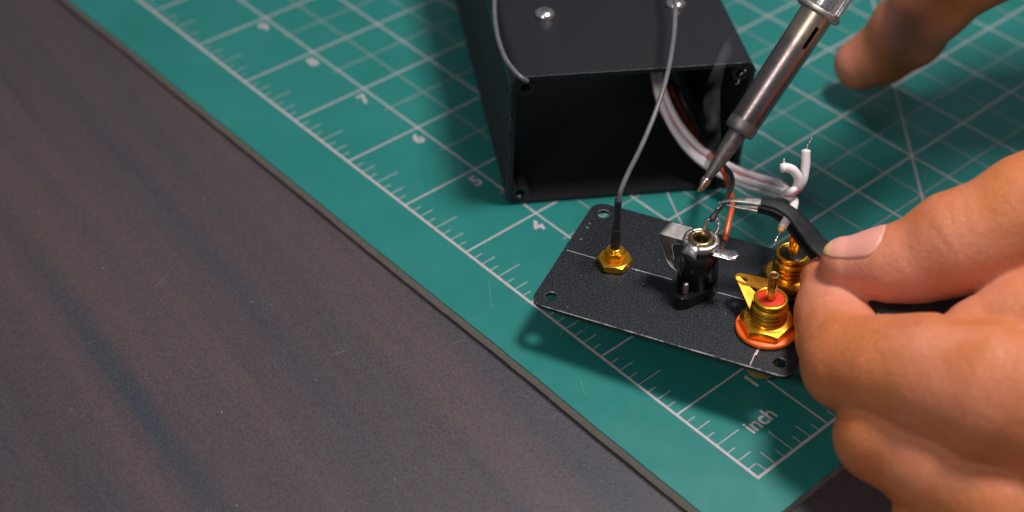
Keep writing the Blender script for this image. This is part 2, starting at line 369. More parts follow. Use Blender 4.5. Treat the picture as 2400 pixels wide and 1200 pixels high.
# lines that run across, lines that run along, border, ticks
for n in range(1, 18): link('grid_line', quads([(I(0.008, n), I(12, n), W1)], 0.0015), M['ink'], cm, False)
for n in range(1, 13): link('grid_line', quads([(I(n, 0.008), I(n, 17), W1)], 0.0030), M['ink'], cm, False)
for n in range(1, 17): link('faint_line', quads([(I(0.925, n + .5), I(12, n + .5), W1 * .8)], 0.0045), M['ink_faint'], cm, False)
for n in range(1, 12): link('faint_line', quads([(I(n + .5, 0.925), I(n + .5, 17), W1 * .8)], 0.0060), M['ink_faint'], cm, False)
for dl in ((I(1, 1), I(1 + 9 * math.tan(math.radians(30)), 10), W2), (I(4, 1), I(12, 9), W1)): link('diagonal_line', quads([dl], 0.0075), M['ink'], cm, False)
link('ruler_line', quads([(I(-0.013, 0), I(12, 0), 0.075)], 0.0090), M['ink'], cm, False)
link('ruler_line', quads([(I(0, 0.0148), I(0, 17), 0.075)], 0.0090), M['ink'], cm, False)
tk = []; tk2 = []
for k in range(1, 17 * 8):
    if k % 8 == 0: continue
    L = {4: 0.307, 2: 0.186, 6: 0.186}.get(k % 8, 0.115)
    tk.append((I(0.014, k / 8), I(L, k / 8), W3))
    if k < 12 * 8: tk2.append((I(k / 8, 0.014), I(k / 8, L), W3))
tmesh = {}
for (a, b, wd) in tk + tk2:
    L = round(max(abs(b[0] - a[0]), abs(b[1] - a[1])), 3); along = abs(b[0] - a[0]) < 1e-6
    if L not in tmesh:
        tmesh[L] = quads([((0, 0), (L, 0), wd)], 0.0045); tmesh[L].materials.append(M['ink_mid'])
    t_ = bpy.data.objects.new('ruler_tick', tmesh[L]); col.objects.link(t_); t_.parent = cm; t_.location = (a[0], a[1], 0); t_.rotation_euler = (0, 0, PI / 2 if along else 0)
def text(name, s, size, x, y, z, parent, material, rot=0.0, off=0.0):
    c = bpy.data.curves.new('t', 'FONT'); c.body = s; c.size = size; c.align_x = 'CENTER'; c.align_y = 'CENTER'; c.offset = off; c.resolution_u = 4
    o = bpy.data.objects.new('t', c); col.objects.link(o); dg = bpy.context.evaluated_depsgraph_get()
    me = bpy.data.meshes.new_from_object(o.evaluated_get(dg)); bpy.data.objects.remove(o)
    me.materials.clear(); q = link(name, me, material, parent, False); q.location = (x, y, z); q.rotation_euler = (0, 0, rot); return q
for n in range(1, 17):
    text('printed_number', str(n), 0.60, 0.868 * IN, (n - 0.178) * IN, 0.0105, cm, M['ink'], 0, 0.016)
text('printed_word', 'inch', 0.56, 0.545 * IN, 0.442 * IN, 0.0105, cm, M['ink'], 0, 0.010)

for (a, b, wd) in (((0.2, 5.9), (0.75, 6.25), .012), ((1.2, 1.9), (1.35, 2.6), .010), ((-0.9, 8.1), (-0.3, 8.9), .012), ((4.8, 12.2), (5.6, 12.0), .014), ((1.5, 15.2), (2.6, 15.9), .012), ((10.2, 3.4), (12.4, 4.3), .012), ((9.1, 7.5), (10.6, 6.6), .012), ((2.9, 0.6), (3.3, 0.9), .010), ((-1.2, 4.4), (-0.9, 4.9), .010), ((-0.35, 6.2), (0.1, 6.5), .012)):
    link('knife_score', quads([(a, b, wd)], 0.0120), M['hairline'], cm, False)
for (a, b) in (((-14.293,-3.225,-0.328), (-14.142,-3.110,-0.328)), ((-13.060,-1.061,-0.328), (-12.916,-0.689,-0.328)), ((-5.334,-2.654,-0.328), (-5.001,-2.496,-0.328)), ((-2.772,-5.071,-0.328), (-2.713,-4.861,-0.328)), ((-8.230,-3.234,-0.328), (-7.883,-3.032,-0.328))):
    a, b = Vector(a), Vector(b); me = quads([((0, 0), ((b - a).length, 0), 0.012)], 0.0); o = link('desk_scratch', me, M['hairline'], desk, False); o.location = a; o.rotation_euler = (0, 0, math.atan2(b.y - a.y, b.x - a.x))

# ------------------------------------------------------------------ enclosure
BW, BH, BD = 6.55, 4.22, 11.5
BMW = Matrix.Translation((-4.162, 2.486, 0.004)) @ Matrix.Rotation(math.atan2(1.2605, 6.4268), 4, 'Z')
bx = empty('metal_enclosure', mw=BMW)
tag(bx, 'open black aluminium project box with rounded edges, standing on the green mat', 'project box')
r = 0.34; out = []
def teeth(x, s, za, zb):
    n = 32; pts = []
    for k in range(n):
        z = za + (zb - za) * k / n; dz = (zb - za) / n
        j = random.uniform(0.8, 1.15)
        pts += [(x, z + dz * .1), (x + s * 0.075 * j, z + dz * .3), (x + s * 0.075 * j, z + dz * .62), (x, z + dz * .82)]
    return pts
out += [(r * (1 - math.cos(t)) , r * (1 - math.sin(t))) for t in np.linspace(PI / 2, 0.0, 8)]       # lower left corner
out = [(r - r * math.sin(t), r - r * math.cos(t)) for t in np.linspace(0, PI / 2, 8)]
out += teeth(0, 1, r, BH - r)
out += [(r - r * math.cos(t), BH - r + r * math.sin(t)) for t in np.linspace(0, PI / 2, 8)]
out += [(BW - r + r * math.sin(t), BH - r + r * math.cos(t)) for t in np.linspace(0, PI / 2, 8)]
out += teeth(BW, -1, BH - r, r)
out += [(BW - r + r * math.cos(t), r - r * math.sin(t)) for t in np.linspace(0, PI / 2, 8)]
me = extrude('shell', out, [rrect(0.17, 0.13, BW - 0.17, BH - 0.13, 0.2)[::-1]], 0, BD)
# extruded along local +y: (x, z, depth) -> (x, depth, z)
me.transform(Matrix(((1, 0, 0, 0), (0, 0, 1, 0), (0, 1, 0, 0), (0, 0, 0, 1))))
bm = bmesh.new(); bm.from_mesh(me); bmesh.ops.recalc_face_normals(bm, faces=bm.faces); bm.to_mesh(me); bm.free()
sh = sharp(link('shell', me, M['box'], bx), 28)
TR = Matrix(((1, 0, 0, 0), (0, 0, 1, 0), (0, 1, 0, 0), (0, 0, 0, 1)))
for cx, cz in ((0.40, 0.36), (BW - 0.40, 0.36), (0.40, BH - 0.36), (BW - 0.40, BH - 0.36)):
    ou = [(cx + 0.23 * (1 + random.uniform(-.10, .16)) * math.cos(2 * PI * k / 30), cz + 0.23 * (1 + random.uniform(-.10, .16)) * math.sin(2 * PI * k / 30)) for k in range(30)]
    ho = [(cx + 0.13 * (1 + random.uniform(-.15, .1)) * math.cos(2 * PI * k / 22), cz + 0.13 * (1 + random.uniform(-.15, .1)) * math.sin(2 * PI * k / 22)) for k in range(22)]
    me = extrude('screw_boss', ou, [ho[::-1]], 0.02, BD - 0.1); me.transform(TR)
    bm = bmesh.new(); bm.from_mesh(me); bmesh.ops.recalc_face_normals(bm, faces=bm.faces); bm.to_mesh(me); bm.free()
    link('screw_boss', me, M['box'], bx, False)
# burrs of bare metal at the cut corners
for bxx, bz, n in ((BW - 0.42, BH - 0.62, 5), (BW - 0.36, BH - 0.34, 4), (0.38, 0.26, 3)):
    for _ in range(n):
        bm = bmesh.new(); bmesh.ops.create_icosphere(bm, subdivisions=1, radius=random.uniform(0.015, 0.035), matrix=Matrix.Translation((bxx + random.uniform(-.08, .08), -0.005, bz + random.uniform(-.09, .09))) @ Matrix.Diagonal((0.8, 0.5, 1.5, 1)))
        me = bpy.data.meshes.new('burr'); bm.to_mesh(me); bm.free(); link('burr', me, M['box_raw'], bx)
# uneven pale thread added as the highlight along the upper cut edge
me = tube('cut_edge_glint', [(x, 0.0, BH - 0.006 + random.uniform(-.004, .004)) for x in np.linspace(0.30, BW - 0.30, 60)], 0.007, 6, 2, jit=0.6)
link('cut_edge_glint', me, M['cut'], bx)
for xe in (0.02, BW - 0.02):  # broken pale threads added as glints on the edges of the teeth
    link('cut_edge_glint', tube('cut_edge_glint', [(xe + random.uniform(-.02, .03) * (1 if xe < 1 else -1), -0.003, z) for z in np.linspace(0.32, BH - 0.32, 64)], 0.010, 6, 2, jit=0.97), M['cut'], bx)
# round head screws
def screw_head(loc, rot):
    prof = [(0.275, 0.0), (0.28, 0.03), (0.265, 0.08), (0.22, 0.125), (0.15, 0.16), (0.07, 0.175), (0.0, 0.178)]
    me = lathe('screw', prof, 40)
    bm = bmesh.new(); bm.from_mesh(me); bm.to_mesh(me); bm.free()
    o = link('screw', me, M['screw'], bx); o.location = loc; o.rotation_euler = (0, 0, rot)
    for a in (0, PI / 2):
        s = link('recess', rb('recess', (-0.12, -0.022, 0.120), (0.12, 0.022, 0.1795), 0.01), M['pcb_black'], o, False); s.rotation_euler = (0, 0, a)
        if a: s.location.z = -0.0008
    return o
def rb(name, a, b, r_):
    bm = bmesh.new(); bmesh.ops.create_cube(bm, size=1)
    a, b = Vector(a), Vector(b)
    for v_ in bm.verts: v_.co = Vector([(a[i] + b[i]) / 2 + v_.co[i] * (b[i] - a[i]) for i in range(3)])
    if r_: bmesh.ops.bevel(bm, geom=bm.edges[:], offset=r_, segments=2, affect='EDGES')
    me = bpy.data.meshes.new(name); bm.to_mesh(me); bm.free(); return me
binv = BMW.inverted()
for p, a in (((-3.337,5.543,4.280), 0.5), ((0.256,6.376,4.280), 1.1)):
    q = binv @ Vector(p); screw_head((q.x, q.y, BH + 0.002), a)

# ------------------------------------------------------------------ connector panel
PMW = Matrix.Translation((0.381,-2.023,1.483)) @ Matrix([[0.923562, 0.380945, -0.043746], [-0.380805, 0.92458, 0.011813], [0.044947, 0.005749, 0.998973]]).to_4x4()
cp = empty('connector_panel', mw=PMW)
tag(cp, 'black powder coated end panel fitted with gold and black sockets, propped over the mat', 'connector panel')
PW, PH = 6.55, 4.30
HI = 0.41; holes = [circ(sx_ * (PW / 2 - HI), sy_ * (PH / 2 - HI), 0.155)[::-1] for sx_ in (-1, 1) for sy_ in (-1, 1)]
pl = link('panel', extrude('panel', rrect(-PW / 2, -PH / 2, PW / 2, PH / 2, 0.34), holes, -0.12, 0.0), M['panel'], cp, False)
pl.data.materials.append(M['edge']); bevel(pl, 0.016, 1, 60).modifiers[0].material = 1  # bevel faces take the painted edge highlight
sl = [((-3.18, 0.012), (-2.36, 0.0), 0.016), ((-1.44, -0.004), (-0.38, 0.004), 0.020), ((0.80, 0.002), (1.68, 0.012), 0.018), ((2.262, -2.10), (2.256, -1.55), 0.016), ((2.285, -1.72), (2.292, -1.50), 0.03)]
for k_, q in enumerate(sl): link('scribed_line', quads([q], 0.0025 + 0.0008 * (k_ == 4)), M['scratch'], cp, False)
for (cx, cy, cz), s_ in (((-3.048,1.047,0.000), .030), ((-3.015,0.559,0.000), .022), ((-3.046,1.217,0.000), .018), ((-1.297,-0.025,0.000), .02), ((-0.970,-0.421,0.000), .016), ((-2.349,-1.952,0.000), .014), ((1.200,-0.651,0.000), .014), ((-0.917,0.565,0.000), .014)):
    bm = bmesh.new(); bmesh.ops.create_icosphere(bm, subdivisions=1, radius=s_, matrix=Matrix.Translation((cx, cy, 0)) @ Matrix.Rotation(random.uniform(0, 3), 4, 'Z') @ Matrix.Diagonal((1.5, .7, .18, 1)))
    me = bpy.data.meshes.new('paint_chip'); bm.to_mesh(me); bm.free(); link('paint_chip', me, M['scratch'], cp)
# --- antenna socket
a_ = link('antenna_socket', hexa(0.455, 0.004, 0.215, 0.03, 0.775), M['gold'], cp); a_.location = (-1.89, 0, 0); sharp(a_, 25)
sharp(link('hex_collar', hexa(0.262, 0.216, 0.46, 0.02, 0.88), M['gold'], a_), 25)
link('socket_sleeve', lathe('sleeve', [(0.145, 0.44), (0.15, 0.50), (0.12, 0.52), (0.1, 0.52)], 32), M['gold'], a_)
def threads(r_, z0, z1, pitch, amp):
    p = []; z = z0
    while z < z1 - 1e-6: p += [(r_ - amp, z), (r_, z + pitch * .35), (r_, z + pitch * .55)]; z += pitch
    return p + [(r_ - amp, z1)]
link('socket_thread', lathe('thread', [(0.0, -1.39)] + threads(0.31, -1.39, -0.125, 0.08, 0.03), 36), M['gold'], a_)
link('lock_washer', ring('lock_washer', 0.25, 0.47, -0.20, -0.125, 36), M['gold'], a_)
# --- power socket
J = empty('power_socket'); J.parent = cp; J.location = (0.27, -0.06, 0)
def oval(L, wd, cr, off=0.0):
    """hull of a middle circle and two small end circles"""
    pts = []
    for k in range(72):
        a = 2 * PI * k / 72; d = Vector((math.cos(a), math.sin(a)))
        best = max([(d.dot(Vector(c_)) + rr, c_, rr) for c_, rr in (((0, 0), wd), ((0, L), cr), ((0, -L), cr))])
        pts.append((best[1][0] + best[2] * d.x + off, best[1][1] + best[2] * d.y))
    return pts
JR = 0.455
fl = link('flange', extrude('flange', oval(0.66, JR + 0.045, 0.22), [], 0.004, 0.30), M['jack'], J, False); bevel(fl, 0.02, 2, 30)
fl.rotation_euler = (0, 0, math.radians(-9))
rim = link('flange_rim', extrude('rim', oval(0.66, JR + 0.047, 0.222), [oval(0.63, JR + 0.012, 0.165)[::-1]], 0.298, 0.345), M['jack'], fl, False); bevel(rim, 0.008, 1, 30)
link('barrel', lathe('barrel', [(JR, 0.29), (JR, 1.18), (JR - 0.008, 1.22), (JR - 0.03, 1.235), (JR - 0.03, 1.28), (0.30, 1.30), (0.0, 1.30)], 56), M['jack'], J)
link('flange_screw', lathe('fs', [(0.0, 0.30)] + threads(0.068, 0.305, 0.60, 0.05, 0.012) + [(0.04, 0.615), (0.0, 0.62)], 20), M['nickel'], J).location = (-0.095, -0.60, 0)
link('flange_screw', lathe('fs', [(0.0, 0.30)] + threads(0.068, 0.305, 0.60, 0.05, 0.012) + [(0.04, 0.615), (0.0, 0.62)], 20), M['nickel'], J).location = (0.10, 0.60, 0)
sp = link('flange_split', rb('split', (-0.006, -0.02, 0.0), (0.006, 0.06, 0.352), 0), M['pcb_black'], J, False); sp.location = (-0.105, -0.882, 0); sp.rotation_euler = (0, 0, math.radians(-9))
link('contact_disc', lathe('disc', [(0.28, 1.30), (0.36, 1.30), (0.385, 1.33), (0.36, 1.36), (0.28, 1.36)], 48), M['jack'], J)
def wob(a, z): return 1 + 0.02 * math.sin(3 * a + z * 9) + 0.012 * math.sin(7 * a + 1)
link('contact_ring', lathe('cr', [(0.27, 1.42), (0.42, 1.41), (0.445, 1.44), (0.447, 1.54), (0.425, 1.575), (0.36, 1.59), (0.31, 1.58), (0.30, 1.55), (0.30, 1.42)], 64, wob, False), M['ring'], J)
link('ring_neck', lathe('rn', [(0.40, 1.29), (0.41, 1.43), (0.3, 1.44)], 48, None, False), M['pcb_black'], J)
eyelet = link('eyelet', lathe('ey', [(0.155, 1.30), (0.155, 1.52), (0.175, 1.585), (0.215, 1.625), (0.255, 1.635), (0.295, 1.615), (0.315, 1.58), (0.31, 1.54), (0.2, 1.50)], 56, None, False), M['brass'], J)
link('socket_bore', lathe('sb', [(0.0, 0.9), (0.157, 0.9), (0.157, 1.50)], 32, None, False), M['pcb_black'], J)
for a in (-95, -28, 150):
    s = link('eyelet_slit', rb('slit', (0.18, -0.008, 1.56), (0.318, 0.008, 1.632), 0), M['pcb_black'], eyelet, False); s.rotation_euler = (0, 0, math.radians(a))
# underside nose of the power socket
link('socket_nose', lathe('nose', [(0.30, -0.42), (0.42, -0.42), (0.44, -0.38), (0.44, -0.125)], 40), M['jack'], J)
def strip(name, prof, wvec, th, holes_u=None, wid=None):
    """bent strip: prof = list of 3D points, extruded along wvec, thickness th"""
    C = np.array(prof, float); wv = np.array(wvec, float); T = np.gradient(C, axis=0); T /= np.linalg.norm(T, axis=1)[:, None]
    Nn = np.cross(T, wv / np.linalg.norm(wv)); Nn /= np.linalg.norm(Nn, axis=1)[:, None]
    vs = []; fs = []; n = len(C)
    for i in range(n):
        k = 1 if wid is None else wid[i]
        for s in (-.5, .5):
            for t_ in (-.5, .5): vs.append(C[i] + wv * s * k + Nn[i] * th * t_)
    for i in range(n - 1):
        a, b = 4 * i, 4 * i + 4
        for p, q in ((0, 1), (1, 3), (3, 2), (2, 0)): fs.append((a + p, a + q, b + q, b + p))
    fs.append((0, 1, 3, 2)); fs.append((4 * n - 4, 4 * n - 3, 4 * n - 1, 4 * n - 2))
    return pymesh(name, vs, fs)
# spring contact: flat arm to the left, folded down and back to the barrel
jo = np.array([0.27, -0.06, 0.0])
def jl(p): return tuple(np.array(p) - jo)
pa = [jl((-0.090,0.034,1.520)), jl((-0.391,0.030,1.530)), jl((-0.582,0.021,1.540)), jl((-0.664,0.043,1.510)), jl((-0.705,0.047,1.440)), jl((-0.660,0.032,1.320)), jl((-0.527,0.001,1.120)), jl((-0.422,-0.077,0.920)), jl((-0.263,-0.166,0.800)), jl((-0.060,-0.208,0.740))]
pa = catmull(pa, 4)
wv = np.array(jl((-0.624,0.294,1.520))) - np.array(jl((-0.725,-0.242,1.520)))
sc_ = link('spring_contact', strip('spring', pa, wv, 0.022), M['nickel'], J); sharp(sc_, 30); bevel(sc_, 0.005, 1, 40)
# dark window cut in the spring, framed by its bent rim
fr = [jl((-0.209,0.079,1.140)), jl((-0.401,-0.022,1.140)), jl((-0.412,-0.071,1.080)), jl((-0.290,-0.213,0.800)), jl((-0.177,-0.066,0.940))]
link('contact_window', tube('cw', fr[:4], 0.016, 8, 6), M['nickel'], J)
me = pymesh('window_hole', [Vector(q) + Vector((0.004, -0.004, 0)) for q in fr] + [Vector(q) + Vector((0.012, 0.012, 0.0)) for q in fr], [(0, 1, 2, 3, 4), (9, 8, 7, 6, 5), (0, 5, 6, 1), (1, 6, 7, 2), (2, 7, 8, 3), (3, 8, 9, 4), (4, 9, 5, 0)])
link('window_hole', me, M['pcb_black'], J, False)
# tabs
def tongue(name, a, b, wa, wb, th, up=(0, 0, 1), round_end=True, sag=0.0, n=14, cup=0.0):
    a = np.array(a, float); b = np.array(b, float); d = b - a; L = np.linalg.norm(d); d /= L
    s = np.cross(up, d); s /= np.linalg.norm(s); u = np.cross(d, s); vs = []; fs = []
    for i in range(n + 1):
        t = i / n; ww = wa + (wb - wa) * t
        if round_end:
            x = t * L; R_ = wb
            if x > L - R_: ww = min(ww, math.sqrt(max(R_ * R_ - (x - (L - R_)) ** 2, 1e-5)))
        c = a + d * L * t - u * sag * 4 * t * (1 - t)
        for k in (-1, -.5, 0, .5, 1):
            vs.append(c + s * ww * k + u * (th / 2 + cup * k * k)); 
        for k in (1, .5, 0, -.5, -1):
            vs.append(c + s * ww * k + u * (-th / 2 + cup * k * k))
    for i in range(n):
        for k in range(10): fs.append((i * 10 + k, i * 10 + (k + 1) % 10, i * 10 + 10 + (k + 1) % 10, i * 10 + 10 + k))
    fs.append(tuple(range(10))); fs.append(tuple(n * 10 + k for k in range(10)))
    return pymesh(name, vs, fs)
link('solder_tab', tongue('tab', jl((0.620,-0.146,1.380)), jl((1.223,-0.088,1.380)), 0.16, 0.19, 0.055, cup=-0.02, sag=0.015), M['solder'], J)
link('folded_tab', tongue('ft', (-0.07, -0.34, 1.605), (-0.13, -0.545, 1.43), 0.17, 0.21, 0.045, up=(0, 0, 1), sag=-0.05, round_end=False, cup=-0.03), M['ring'], J)
# wire loop lug behind the ring
lp = [jl((0.243,0.249,1.520)), jl((0.230,0.346,1.680)), jl((0.288,0.395,1.820)), jl((0.404,0.457,1.850)), jl((0.518,0.447,1.790)), jl((0.558,0.358,1.660)), jl((0.516,0.263,1.520))]
link('loop_lug', tube('ll', lp, [0.04, 0.05, 0.065, 0.068, 0.055, 0.046, 0.04], 12, 6, jit=0.12), M['solder'], J)
link('solder_blob', lathe('blob', [(0.0, -0.05), (0.05, -0.04), (0.066, 0.0), (0.05, 0.045), (0.0, 0.06)], 16, lambda a, z: 1 + .2 * math.sin(2 * a)), M['solder'], J).location = jl((0.347,0.407,1.830))
link('rear_lug', tube('rl', [jl((0.688,0.081,1.200)), jl((0.699,0.322,1.150)), jl((0.688,0.495,1.120))], [0.05, 0.05, 0.045], 10, 4), M['solder'], J)
# --- phono sockets
M['gold_satin'] = mat('satin_gold', (0.95, 0.55, 0.10), 0.42, 0.75)
def phono(name, x, y, ins, wash, label, pinrot, nutrot, deep=1.30):
    b = empty(name); b.parent = cp; b.location = (x, y, 0); b['label'] = label
    link('washer', ring('washer', 0.40, 0.735, 0.003, 0.135, 64, 0.03), wash, b)
    sharp(link('nut', hexa(0.665, 0.137, 0.385, 0.03, nutrot), M['gold'], b), 25)
    p = [(0.42, 0.385)] + threads(0.435, 0.39, 0.83, 0.11, 0.055) + [(0.375, 0.84), (0.372, 0.87), (0.395, 0.885), (0.397, 1.0), (0.375, 1.02), (0.325, 1.02), (0.315, 0.99)]
    link('threaded_barrel', lathe('tb', p, 64, None, False), M['gold'], b)
    link('insulator', lathe('in', [(0.318, 0.90), (0.318, 0.985), (0.30, 0.998), (0.10, 0.998), (0.0, 0.998)], 40), ins, b)
    # solder cup pin: a tube whose upper half is scooped away on one side
    n = 28; rows = 18; vs = []; fs = []; H0, H1 = 0.99, 1.72; ro, ri = 0.122, 0.088
    th = 1.25
    cut = lambda t: 0.0 if t < 0.42 else math.sin(min(1, (t - .42) / .20) * PI / 2) * th
    for i in range(rows + 1):
        t = i / rows; h = H0 + (H1 - H0) * t; c_ = cut(t) if t < .93 else th * math.sqrt(max(0, 1 - ((t - .93) / .07) ** 2)) * .999 + 1e-3
        for k in range(n):
            a = c_ + (2 * PI - 2 * c_) * k / (n - 1); vs.append((ro * math.cos(a), ro * math.sin(a), h))
        for k in range(n):
            a = c_ + (2 * PI - 2 * c_) * k / (n - 1); vs.append((ri * math.cos(a), ri * math.sin(a), h))
    for i in range(rows):
        o0, o1 = i * 2 * n, (i + 1) * 2 * n
        for k in range(n - 1):
            fs.append((o0 + k, o0 + k + 1, o1 + k + 1, o1 + k)); fs.append((o0 + n + k + 1, o0 + n + k, o1 + n + k, o1 + n + k + 1))
        for k in (0, n - 1): fs.append((o0 + k, o1 + k, o1 + n + k, o0 + n + k))
    for k in range(n - 1): fs.append((rows * 2 * n + k, rows * 2 * n + k + 1, rows * 2 * n + n + k + 1, rows * 2 * n + n + k)); fs.append((k + 1, k, n + k, n + k + 1))
    c0 = len(vs)
    for k in range(n): vs.append((ri * math.cos(2 * PI * k / n), ri * math.sin(2 * PI * k / n), 1.22))
    fs.append(tuple(range(c0, c0 + n)))
    o = link('solder_cup', pymesh('pin', vs, fs), M['gold'] if ins is not M['red_ins'] else M['pin_worn'], b); o.rotation_euler = (0, 0, pinrot)
    link('phono_sleeve', lathe('ps', [(0.0, -deep + .2), (0.20, -deep + .2), (0.22, -deep), (0.36, -deep), (0.38, -deep + .03), (0.38, -0.30), (0.60, -0.29), (0.60, -0.125)], 48), M['gold_satin'], b)
    return b
M['pin_worn'] = metal('tarnished_gold', (0.50, 0.28, 0.10), (0.75, 0.46, 0.16), 0.3, 4, 0.4, 0.03)
rf = phono('phono_socket', 2.26, -0.79, M['red_ins'], M['orange_washer'], 'gold phono socket with red centre on an orange washer', math.radians(-48), 0.65)
rbk = phono('phono_socket', 2.27, 0.99, M['jack'], M['black_washer'], 'gold phono socket with black centre on a black washer', math.radians(-68), 0.52, 1.60)
M['goldtab'] = metal('gold_lug', (0.50, 0.20, 0.02), (0.66, 0.30, 0.04), 0.42, 3, 0.5, 0.03)
def lug(parent, a, b, base_w, end_w, hole=True):
    """flat tag from a to b with a hole near b"""
    a = Vector(a); b = Vector(b); d = b - a; L = d.length
    o2 = [(0, -base_w), (L - end_w, -end_w)] + [(L - end_w + end_w * math.sin(t), -end_w * math.cos(t)) for t in np.linspace(0.2, PI - .2, 9)] + [(L - end_w, end_w), (0, base_w)]
    hs = [circ(L - end_w * 1.25, 0, end_w * .36, 16)[::-1]] if hole else []
    me = extrude('ground_lug', o2, hs, -0.018, 0.018)
    xx = d.normalized(); yy = Vector((0, 0, 1)).cross(xx).normalized(); zz = xx.cross(yy)
    me.transform(Matrix.Translation(a) @ Matrix((xx, yy, zz)).transposed().to_4x4())
    return link('ground_lug', me, M['goldtab'], parent, False)
ob = Vector((2.27, 0.99, 0)); of = Vector((2.26, -0.79, 0))
l1 = lug(rbk, Vector((2.110,0.189,0.500)) - ob, Vector((1.212,-0.179,0.780)) - ob, 0.24, 0.20); bevel(l1, 0.006, 1)
l2 = lug(rf, Vector((2.031,-0.672,0.420)) - of, Vector((1.255,-0.152,0.800)) - of, 0.26, 0.06, False); bevel(l2, 0.006, 1)

# ------------------------------------------------------------------ antenna cable
ac = empty('antenna_cable', (-1.429,-1.346,2.922)); inv_ac = Matrix.Translation(ac.location).inverted()
tag(ac, 'thin grey antenna cable looping from the small gold socket over the black box', 'cable')
def loc_pts(pts, root): return [tuple(Vector(p) - root.location) for p in pts]
pth = [(-1.432,-1.302,3.352), (-1.382,-1.175,3.660), (-1.213,-0.836,3.950), (-0.964,-0.398,4.300), (-0.636,0.367,4.750), (-0.345,1.371,5.100), (-0.127,2.679,5.250), (0.011,4.090,5.250), (0.086,5.879,5.200), (-0.265,8.380,5.200), (-1.905,10.933,5.100), (-3.765,10.094,4.900), (-4.638,7.786,4.500), (-4.721,6.018,4.330), (-4.602,4.443,4.320), (-4.360,3.307,4.320), (-4.098,2.701,4.320), (-3.893,2.474,4.250), (-3.736,2.552,4.100)]
link('cable_jacket', tube('cj', loc_pts(pth, ac), 0.062, 16, 14), M['coax'], ac)
# the heat shrink sleeves stand on the socket
s0 = PMW @ Vector((-1.89, 0, 0.50)); s1 = PMW @ Vector((-1.885, 0.0, 1.0)); s2 = Vector((-1.436,-1.270,3.418))
link('heat_shrink', tube('hs', loc_pts([s1 - (s2 - s1) * 0.05, s1.lerp(s2, .3), s1.lerp(s2, .7), s2], ac), [0.098, 0.088, 0.084, 0.084], 18, 5, jit=0.03), M['shrink'], ac)
link('strain_sleeve', tube('ss', loc_pts([s0, s0.lerp(s1, .5), s1, s1.lerp(s2, .12)], ac), [0.115, 0.118, 0.116, 0.104], 18, 5, jit=0.03), M['shrink'], ac)

# ------------------------------------------------------------------ wires
def strand(root, pts, r=0.022, blob=0.042):
    link('bare_strand', tube('bs', loc_pts(pts, root), [r, r * .8, r * 1.1, r, r * 1.4], 8, 5, jit=0.25), M['solder'], root)
    bm = bmesh.new(); bmesh.ops.create_icosphere(bm, subdivisions=2, radius=blob, matrix=Matrix.Translation(Vector(pts[-1]) - root.location) @ Matrix.Diagonal((0.8, 0.9, 1.25, 1)))
    me = bpy.data.meshes.new('solder_bead'); bm.to_mesh(me); bm.free(); link('solder_bead', me, M['solder'], root)
def wire(name, pts, r, material, label, cat, group=None, n=10, tail=0):
    root = empty(name, pts[-1]); tag(root, label, cat, group)
    if tail:
        C = catmull(pts, 10); a_ = C[:-(tail * 10)][::5]; b_ = C[-(tail * 10) - 1:]
        link('insulation', tube('ins', loc_pts(list(a_) + [b_[2]], root), r, 16, 5), material, root)
        link('insulation_end', tube('ie', loc_pts(b_, root), r * 1.08, 16, 1, spline=False), M['white_ins'], root)
    else: link('insulation', tube('ins', loc_pts(pts, root), r, 16, n), material, root)
    return root
G1 = 'stripped white wires from the black box'
run = lambda dx, dy, dz: [tuple(Vector(p) + Vector((dx, dy, dz))) for p in ((-0.572,7.331,2.900), (-0.222,5.640,2.600), (-0.015,4.888,2.100), (0.401,4.383,1.500), (1.043,3.880,1.000), (1.823,3.325,0.850), (2.482,2.568,1.100), (2.924,1.843,1.500))]
# wire standing upright
w1 = wire('stripped_wire', run(0.10, 0.14, 0.12) + [(2.749,-0.733,3.470), (2.942,-0.839,3.804), (3.007,-0.666,4.154), (2.988,-0.456,4.545)], 0.104, M['striped_ins'], 'white wire of the bundle whose stripped end stands straight up, tallest of the three', 'wire', G1, tail=2)
strand(w1, [(2.989,-0.470,4.530), (3.006,-0.409,4.600), (3.039,-0.376,4.667), (3.063,-0.351,4.726), (3.089,-0.325,4.771)])
w2 = wire('stripped_wire', run(-0.04, 0.0, 0.02) + [(2.641,-0.906,3.576), (2.795,-1.055,3.862), (2.807,-1.024,4.124), (2.669,-0.987,4.319), (2.494,-0.985,4.397), (2.365,-1.035,4.416)], 0.104, M['striped_ins'], 'white wire of the bundle curling back in a hook with its stripped end pointing left', 'wire', G1, tail=4)
strand(w2, [(2.383,-0.988,4.393), (2.391,-0.954,4.432), (2.409,-0.927,4.463), (2.424,-0.916,4.506), (2.409,-0.905,4.548)])
w3 = wire('stripped_wire', run(0.04, -0.12, -0.08) + [(2.667,-0.712,3.342), (2.821,-0.931,3.395), (2.754,-1.352,3.522), (2.561,-1.923,3.705), (2.395,-2.190,3.551)], 0.098, M['striped_ins'], 'white wire of the bundle bent down behind the tweezers, its stripped end pointing down', 'wire', G1, tail=3)
link('scorched_end', tube('se', loc_pts([(2.418,-2.154,3.562), (2.368,-2.224,3.513), (2.338,-2.266,3.480)], w3), [0.086, 0.090, 0.06], 14, 4), M['amber'], w3)
strand(w3, [(2.349,-2.244,3.489), (2.320,-2.299,3.442), (2.282,-2.361,3.387), (2.253,-2.409,3.347), (2.223,-2.471,3.306)])
